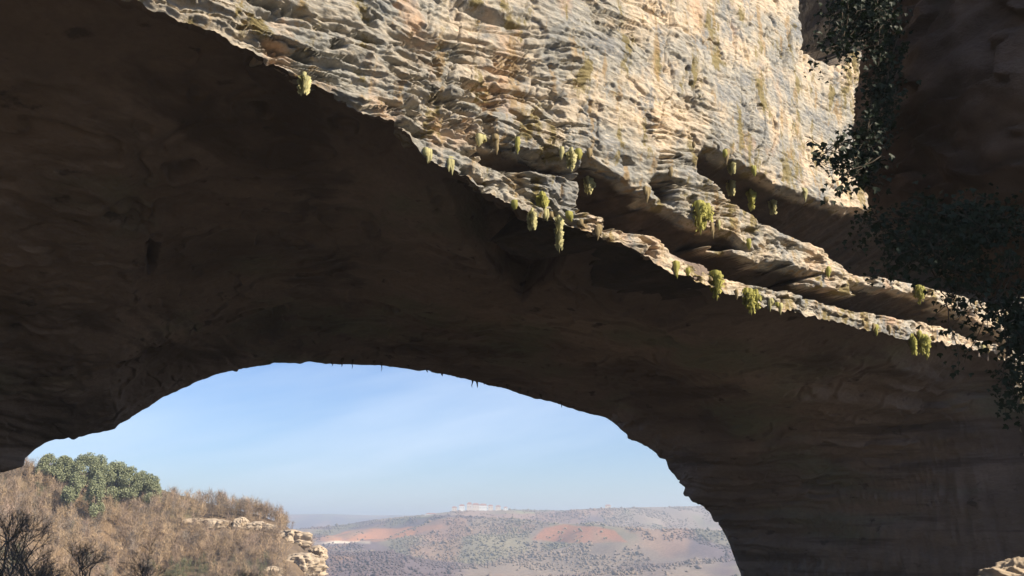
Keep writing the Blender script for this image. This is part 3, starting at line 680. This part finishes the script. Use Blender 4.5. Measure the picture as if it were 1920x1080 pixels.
for a in [(bx_(5, 60), 60, 9.0, .05, 'dense grey bare tree at the left margin under the arch foot', 1), (bx_(60, 66), 66, 8.2, .08, 'bare tree with tangled twigs just right of the leftmost one', 2),
          (bx_(30, 56), 56, 5.5, .1, 'low bare shrub like tree filling the bottom left corner', 3), (bx_(150, 70), 70, 6.6, .2, 'slender leaning bare tree before the tan hillside', 4),
          (bx_(100, 62), 62, 5.6, .1, 'bushy bare tree standing in front of the tangled pair', 7), (bx_(60, 58), 58, 4.9, .1, 'lowest bare shrub like tree, just right of the corner one', 8),
          (bx_(210, 66), 66, 4.6, .1, 'small twiggy bare tree between the slender leaning ones', 9),
          (bx_(20, 52), 52, 5.4, .05, 'dark tangled bare tree nearest the arch foot at the frame edge', 10), (bx_(90, 57), 57, 4.6, .1, 'dark low tangle of branches second nearest the arch foot', 11),
          (bx_(290, 74), 74, 6.2, .35, 'thin bare tree with long branches slanting to the right', 5), (bx_(430, 78), 78, 5.2, .3, 'smallest bare tree, rightmost of the bare trees', 6)]:
    bare_tree(*a)

# ------------------------------------------------------------------ village on the far ridge
M_WALLS = [plain('white_render', (.78, .76, .72), .9, .05, .1), plain('cream_render', (.66, .55, .45), .9, .05, .1)]
M_TILE = plain('roof_tiles', (.30, .15, .10), .9, .2, .3)
M_WIN = plain('window_glass', (.05, .06, .07), .2, .1, 1)
def house(px, py, w, h, dpt, label, mi=0, r=2540):
    w, h = w*1.1, h*1.5
    X, Y, Z = ray(px, py); k = r/np.hypot(X, Y); x, y = X*k, Y*k; g = EYE+Z*k; gt = float(terrain(np.array([x]), np.array([y]))[0]); z0 = min(g, gt)-3; g = max(g, gt)
    root = empty('house', (x, y, z0)); a, b = w/2, dpt/2
    V = np.array([(x+i*a, y+j*b, zz) for zz in (z0, g+h) for i, j in ((-1, -1), (1, -1), (1, 1), (-1, 1))]); F = np.array([[0, 1, 5, 4], [1, 2, 6, 5], [2, 3, 7, 6], [3, 0, 4, 7]])
    mesh_from('wall', V, F, M_WALLS[mi], root, False)
    e = .5; t = g+h; V = np.array([(x-a-e, y-b-e, t-.1), (x+a+e, y-b-e, t-.1), (x+a+e, y+b+e, t-.1), (x-a-e, y+b+e, t-.1), (x-a*.6, y, t+h*.35), (x+a*.6, y, t+h*.35)])
    F = np.array([[0, 1, 5, 4], [2, 3, 4, 5], [1, 2, 5, 5], [3, 0, 4, 4], [3, 2, 1, 0]]); F3 = np.array([[0, 1, 5], [0, 5, 4], [2, 3, 4], [2, 4, 5], [1, 2, 5], [3, 0, 4], [3, 2, 1], [3, 1, 0]])
    mesh_from('roof', V, F3, M_TILE, root, False)
    for i in range(max(2, int(w/5))):
        xx = x-a+w*(i+.5)/max(2, int(w/5)); zz = g+h*.55; V = np.array([(xx+p*.9, y-b+q_, zz+s_*1.0) for q_ in (-.12,) for p, s_ in ((-1, -1), (1, -1), (1, 1), (-1, 1))]); mesh_from('window', V, [[0, 1, 2, 3]], M_WIN, root, False)
    tag(root, label, 'house', 'village houses on the far ridge')
for a in [(852, 958, 12, 6, 10, 'first pale house at the left end of the ridge village', 1), (866, 957, 14, 8, 10, 'white house beside the leftmost one of the village', 0), (880, 956, 12, 10, 10, 'tall cream house left of the village centre', 1),
          (892, 956, 18, 9, 12, 'wide cream house in the village centre', 1), (906, 957, 20, 9, 12, 'brightest widest white house of the ridge village', 0), (920, 956, 12, 7, 10, 'cream house just right of the brightest one', 1),
          (934, 956, 13, 6, 10, 'low cream house near the right end of the village', 1), (948, 957, 10, 5, 8, 'last tiny white house at the right end of the village', 0)]:
    house(*a)
house(808, 972, 26, 5, 12, 'long low white farm building on the slope left of the village', 0, 2350)
house(1140, 953, 14, 5, 10, 'lone pale house far to the right of the village', 1)

# ------------------------------------------------------------------ sunlit boulder, lower right
def boulder(c, rad, label, seed):
    q = np.linspace(0, 2*np.pi, 160, endpoint=False); t = np.linspace(0, np.pi, 90); T, Q = np.meshgrid(t, q, indexing='ij')
    d = np.stack([np.sin(T)*np.cos(Q), np.sin(T)*np.sin(Q), np.cos(T)], -1); s = 1+.5*fbm(d[..., 0]*1.7+seed, d[..., 1]*1.7, d[..., 2]*3, 6, 701, .6)+.08*fold(d[..., 2]*4, .3)
    V = (d*s[..., None]*np.array(rad)).reshape(-1, 3); f = grid_faces(90, 160); wr = np.arange(89)*160; f = np.concatenate([f, np.stack([wr+159, wr+319, wr+160, wr], -1)])
    o = mesh_from('boulder', V, f, M_CRAG); o.location = c; tag(o, label, 'boulder')
boulder(tuple(at(1915, 1075, 34)-np.array([0, 0, .6])), (1.6, 1.2, .95), 'tan sunlit rock cut by the lower right corner', 3)

# ------------------------------------------------------------------ haze
def haze():
    x0, x1, y0, y1, z0, z1 = -6600, 6600, -6600, 6600, -200, 105
    V = np.array([(x, y, z) for z in (z0, z1) for x, y in ((x0, y0), (x1, y0), (x1, y1), (x0, y1))], float)
    F = np.array([[3, 2, 1, 0], [4, 5, 6, 7], [0, 1, 5, 4], [1, 2, 6, 5], [2, 3, 7, 6], [3, 0, 4, 7]])
    m = bpy.data.materials.new('haze'); m.use_nodes = True; t = m.node_tree; t.nodes.remove(t.nodes['Principled BSDF'])
    v = t.nodes.new('ShaderNodeVolumePrincipled'); v.inputs['Color'].default_value = (.73, .84, 1.0, 1); v.inputs['Density'].default_value = .00031; v.inputs['Anisotropy'].default_value = .2
    t.links.new(v.outputs[0], t.nodes['Material Output'].inputs['Volume'])
    tag(mesh_from('haze', V, F, m, smooth_=False), 'pale bluish air haze over the distant plateau', 'haze', None, 'stuff')
haze()

# ------------------------------------------------------------------ light
SUN = np.array([.80, -.36, .64]); SUN = SUN/np.linalg.norm(SUN)
el = math.asin(SUN[2]); az = math.atan2(SUN[0], SUN[1])
w = bpy.data.worlds.new('World'); sc.world = w; w.use_nodes = True; t = w.node_tree; bg = t.nodes['Background']
sky = t.nodes.new('ShaderNodeTexSky'); sky.sky_type = 'NISHITA'; sky.sun_disc = False; sky.sun_elevation = el; sky.sun_rotation = az
sky.air_density = 1.0; sky.dust_density = .3; sky.ozone_density = 3.0
tc = t.nodes.new('ShaderNodeTexCoord'); mp = t.nodes.new('ShaderNodeMapping'); mp.vector_type = 'TEXTURE'; mp.inputs['Scale'].default_value = (.8, .8, .13); mp.inputs['Rotation'].default_value = (0, R(-13), 0)
nz = t.nodes.new('ShaderNodeTexNoise'); nz.inputs['Scale'].default_value = 1.8; nz.inputs['Detail'].default_value = 5; nz.inputs['Roughness'].default_value = .5
rp = t.nodes.new('ShaderNodeValToRGB'); rp.color_ramp.elements[0].position = .44; rp.color_ramp.elements[1].position = .68; rp.color_ramp.elements[1].color = (.42, .42, .42, 1)
mx = t.nodes.new('ShaderNodeMix'); mx.data_type = 'RGBA'; mx.inputs[7].default_value = (6.6, 7.6, 9.0, 1)
t.links.new(tc.outputs['Generated'], mp.inputs[0]); t.links.new(mp.outputs[0], nz.inputs['Vector']); t.links.new(nz.outputs['Fac'], rp.inputs[0])
ti = t.nodes.new('ShaderNodeMix'); ti.data_type = 'RGBA'; ti.blend_type = 'MULTIPLY'; ti.inputs[0].default_value = 1; ti.inputs[7].default_value = (.80, .89, 1.10, 1)
t.links.new(sky.outputs[0], ti.inputs[6]); t.links.new(rp.outputs[0], mx.inputs[0]); t.links.new(ti.outputs[2], mx.inputs[6]); t.links.new(mx.outputs[2], bg.inputs['Color'])
bg.inputs['Strength'].default_value = .066
ld = bpy.data.lights.new('sun', 'SUN'); ld.energy = 5.0; ld.angle = R(.5); ld.color = (1, .88, .70)
lo = bpy.data.objects.new('sun', ld); COL.objects.link(lo)
from mathutils import Vector
lo.rotation_euler = Vector((-SUN[0], -SUN[1], -SUN[2])).to_track_quat('-Z', 'Y').to_euler()

cam = bpy.data.cameras.new('camera'); co = bpy.data.objects.new('camera', cam); COL.objects.link(co)
co.location = (0, 0, EYE); co.rotation_euler = (math.pi/2+PITCH, 0, 0); cam.sensor_width = 36; cam.lens = FPX/1920*36; cam.clip_start = .1; cam.clip_end = 30000
sc.camera = co
sc.view_settings.view_transform = 'Standard'; sc.view_settings.look = 'None'; sc.view_settings.gamma = 1; sc.view_settings.exposure = 1.1
